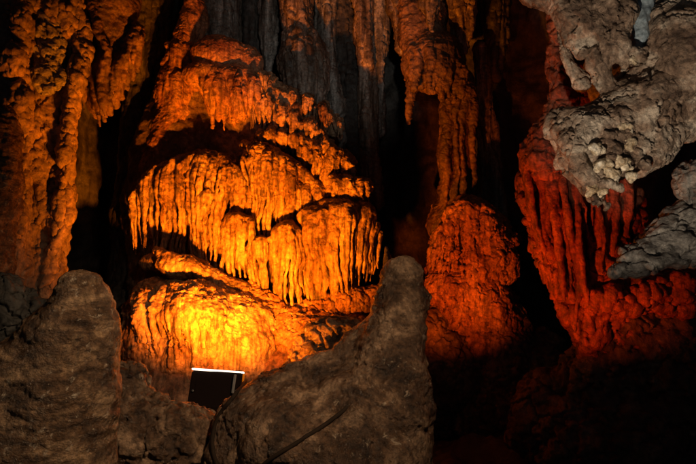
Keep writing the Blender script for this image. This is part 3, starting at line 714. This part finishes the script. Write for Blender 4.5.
# small pale tip peeping over it
c = Stone(); c.pchain([(386, 247, 6.4, 1.4), (388, 256, 6.4, 4), (389, 280, 6.4, 8), (389, 330, 6.4, 12)], .03)
tag(carve(c, 'stalagmite', .012, M_slab, [relief(.012, 8, .005, 20, 143)]), 'small pale pointed stalagmite peeping over the centre foreground peak', 'stalagmite')
# left stalagmite
c = Stone()
c.pchain([(82, 296, 3.2, 24), (81, 310, 3.2, 30), (78, 330, 3.2, 38), (74, 345, 3.2, 43), (64, 390, 3.2, 53), (46, 450, 3.2, 62), (40, 520, 3.2, 72)], .1)
c.pchain([(50, 344, 3.22, 30), (26, 380, 3.22, 44), (-4, 430, 3.22, 60), (-30, 520, 3.2, 80)], .10)
tag(carve(c, 'stalagmite', .0085, M_fore, [relief(.02, 2.2, .005, 14, 151), rings(.005, 17, 151), scales(.006, 24, 152, .4), grit(.003, 30, 151)]), 'big ringed brown stalagmite with rounded top in the lower left corner', 'stalagmite')
# lumps between the two
c = Stone()
c.pell(128, 384, 4.5, 22, 26, 22, k=.06); c.pell(145, 410, 4.4, 28, 22, 24, k=.06); c.pell(165, 446, 4.3, 48, 44, 36, k=.08); c.pell(120, 450, 4.3, 40, 50, 36, k=.08)
tag(carve(c, 'boulder', .0105, M_fore2, [relief(.045, 3.5, .014, 13, 161), cracks(.03, 6, 23, .2)]), 'low knobby brown boulder right of the ringed stalagmite', 'rock')
c = Stone()
c.pell(200, 446, 4.5, 30, 34, 26, k=.06); c.pell(192, 420, 4.55, 22, 16, 18, (0, 15, 0), k=.06)
tag(carve(c, 'boulder', .0105, M_fore2, [relief(.04, 3.5, .012, 13, 162), cracks(.03, 6, 24, .2)]), 'small brown boulder in front of the floodlight housing', 'rock')

# ------------------------------------------------------------------ floodlight with bracket, cables
M_metal = plain_mat('black_housing', (.010, .005, .004), .85, 0)
M_steel = plain_mat('bracket_steel', (.32, .30, .28), .35, .9)
M_glow = plain_mat('lit_glass', (.9, .85, .75), .2, 0, (1, .78, .58), 2.4)
M_cable = plain_mat('black_cable', (.020, .013, .009), .85)
def box(name, c, size, rot, mat, parent, bevel=.01):
    import bmesh
    from mathutils import Euler
    bm = bmesh.new(); bmesh.ops.create_cube(bm, size=1)
    bmesh.ops.scale(bm, vec=size, verts=bm.verts)
    bmesh.ops.bevel(bm, geom=bm.edges[:], offset=bevel, segments=2, affect='EDGES')
    bmesh.ops.rotate(bm, matrix=Euler([math.radians(a) for a in rot]).to_matrix(), verts=bm.verts)
    bmesh.ops.translate(bm, vec=Vector(c) - parent.matrix_world.translation, verts=bm.verts)
    me = bpy.data.meshes.new(name); bm.to_mesh(me); bm.free(); me.materials.append(mat)
    o = bpy.data.objects.new(name, me); COL.objects.link(o); o.parent = parent
    return o
YL = 5.55
fl = thing('floodlight', tuple(at(218, 412, YL)), 'black floodlight housing with glowing top edge standing before the flowstone', 'floodlight')
p = at(216, 392, YL)
hs = box('housing', p, (.46, .10, .36), (-22, 0, -4), M_metal, fl, .012)
bpy.context.view_layer.update()
box('back_cover', at(214, 394, YL - .055), (.36, .02, .26), (-22, 0, -4), M_metal, hs, .008)
q = at(218, 371, YL + .02)
gl = box('glass_edge', q, (.47, .03, .012), (-22, 3.5, -4), M_glow, hs, .003)
for dx in (-.19, .19): box('screw', p + np.array([dx, -.062, .02]), (.018, .012, .018), (-22, 0, -4), M_steel, hs, .004)
box('bracket', at(234, 384, YL - .10), (.022, .02, .16), (-14, 5, 0), M_steel, fl, .004)
def tube(name, pts, r, mat, label, cat):
    P = np.array(pts, float)
    t = np.linspace(0, len(P) - 1, 90); i = np.clip(t.astype(int), 0, len(P) - 2); f = (t - i)[:, None]
    def g(k): return P[np.clip(k, 0, len(P) - 1)]
    a, b, cc, d = g(i - 1), g(i), g(i + 1), g(i + 2)
    S = .5 * (2 * b + (cc - a) * f + (2 * a - 5 * b + 4 * cc - d) * f ** 2 + (3 * b - a - 3 * cc + d) * f ** 3)
    T = np.gradient(S, axis=0); T /= np.linalg.norm(T, axis=1)[:, None]
    U = np.cross(T, [0, 1, .2]); U /= np.linalg.norm(U, axis=1)[:, None]; W = np.cross(T, U)
    n = 14; ang = np.arange(n) * 2 * math.pi / n
    V = (S[:, None] + r * (U[:, None] * np.cos(ang)[None, :, None] + W[:, None] * np.sin(ang)[None, :, None])).reshape(-1, 3)
    k = np.arange(len(S) * n).reshape(len(S), n); k2 = np.roll(k, -1, 1)
    Q = np.stack([k[:-1], k2[:-1], k2[1:], k[1:]], -1).reshape(-1, 4)
    return tag(mesh(name, V, Q, mat, None, P[0]), label, cat)
bpy.context.view_layer.update()
dg = bpy.context.evaluated_depsgraph_get()
def lay(pts, r):
    """points on the rock where the cable rests, a little proud of the surface"""
    out = []
    for px, py in pts:
        d = FW + np.array([1., 0, 0]) * (px - 348) / FPX + UP * (232 - py) / FPX; d /= np.linalg.norm(d)
        ok, loc, nor, *_ = scene.ray_cast(dg, Vector((0, 0, CAMZ)), Vector(d))
        out.append(np.array(loc) + np.array(nor) * r * .35)
    return out
c1 = lay([(238, 392), (230, 402), (222, 412), (216, 424), (213, 440), (214, 455), (220, 472)], .014)
tube('cable', [at(240, 386, 5.45), at(246, 382, 4.9)] + c1, .014, M_cable, 'thick black cable bending down from the floodlight between the boulders', 'cable')
c2 = lay([(344, 411), (336, 417), (326, 424), (316, 431), (305, 438), (294, 445), (282, 452), (270, 460), (258, 470)], .013)
tube('cable', [c2[0] + np.array([.10, .10, .05]), c2[0] + np.array([.03, .04, .02])] + c2, .013, M_cable, 'black cable lying diagonally across the centre foreground stalagmite', 'cable')
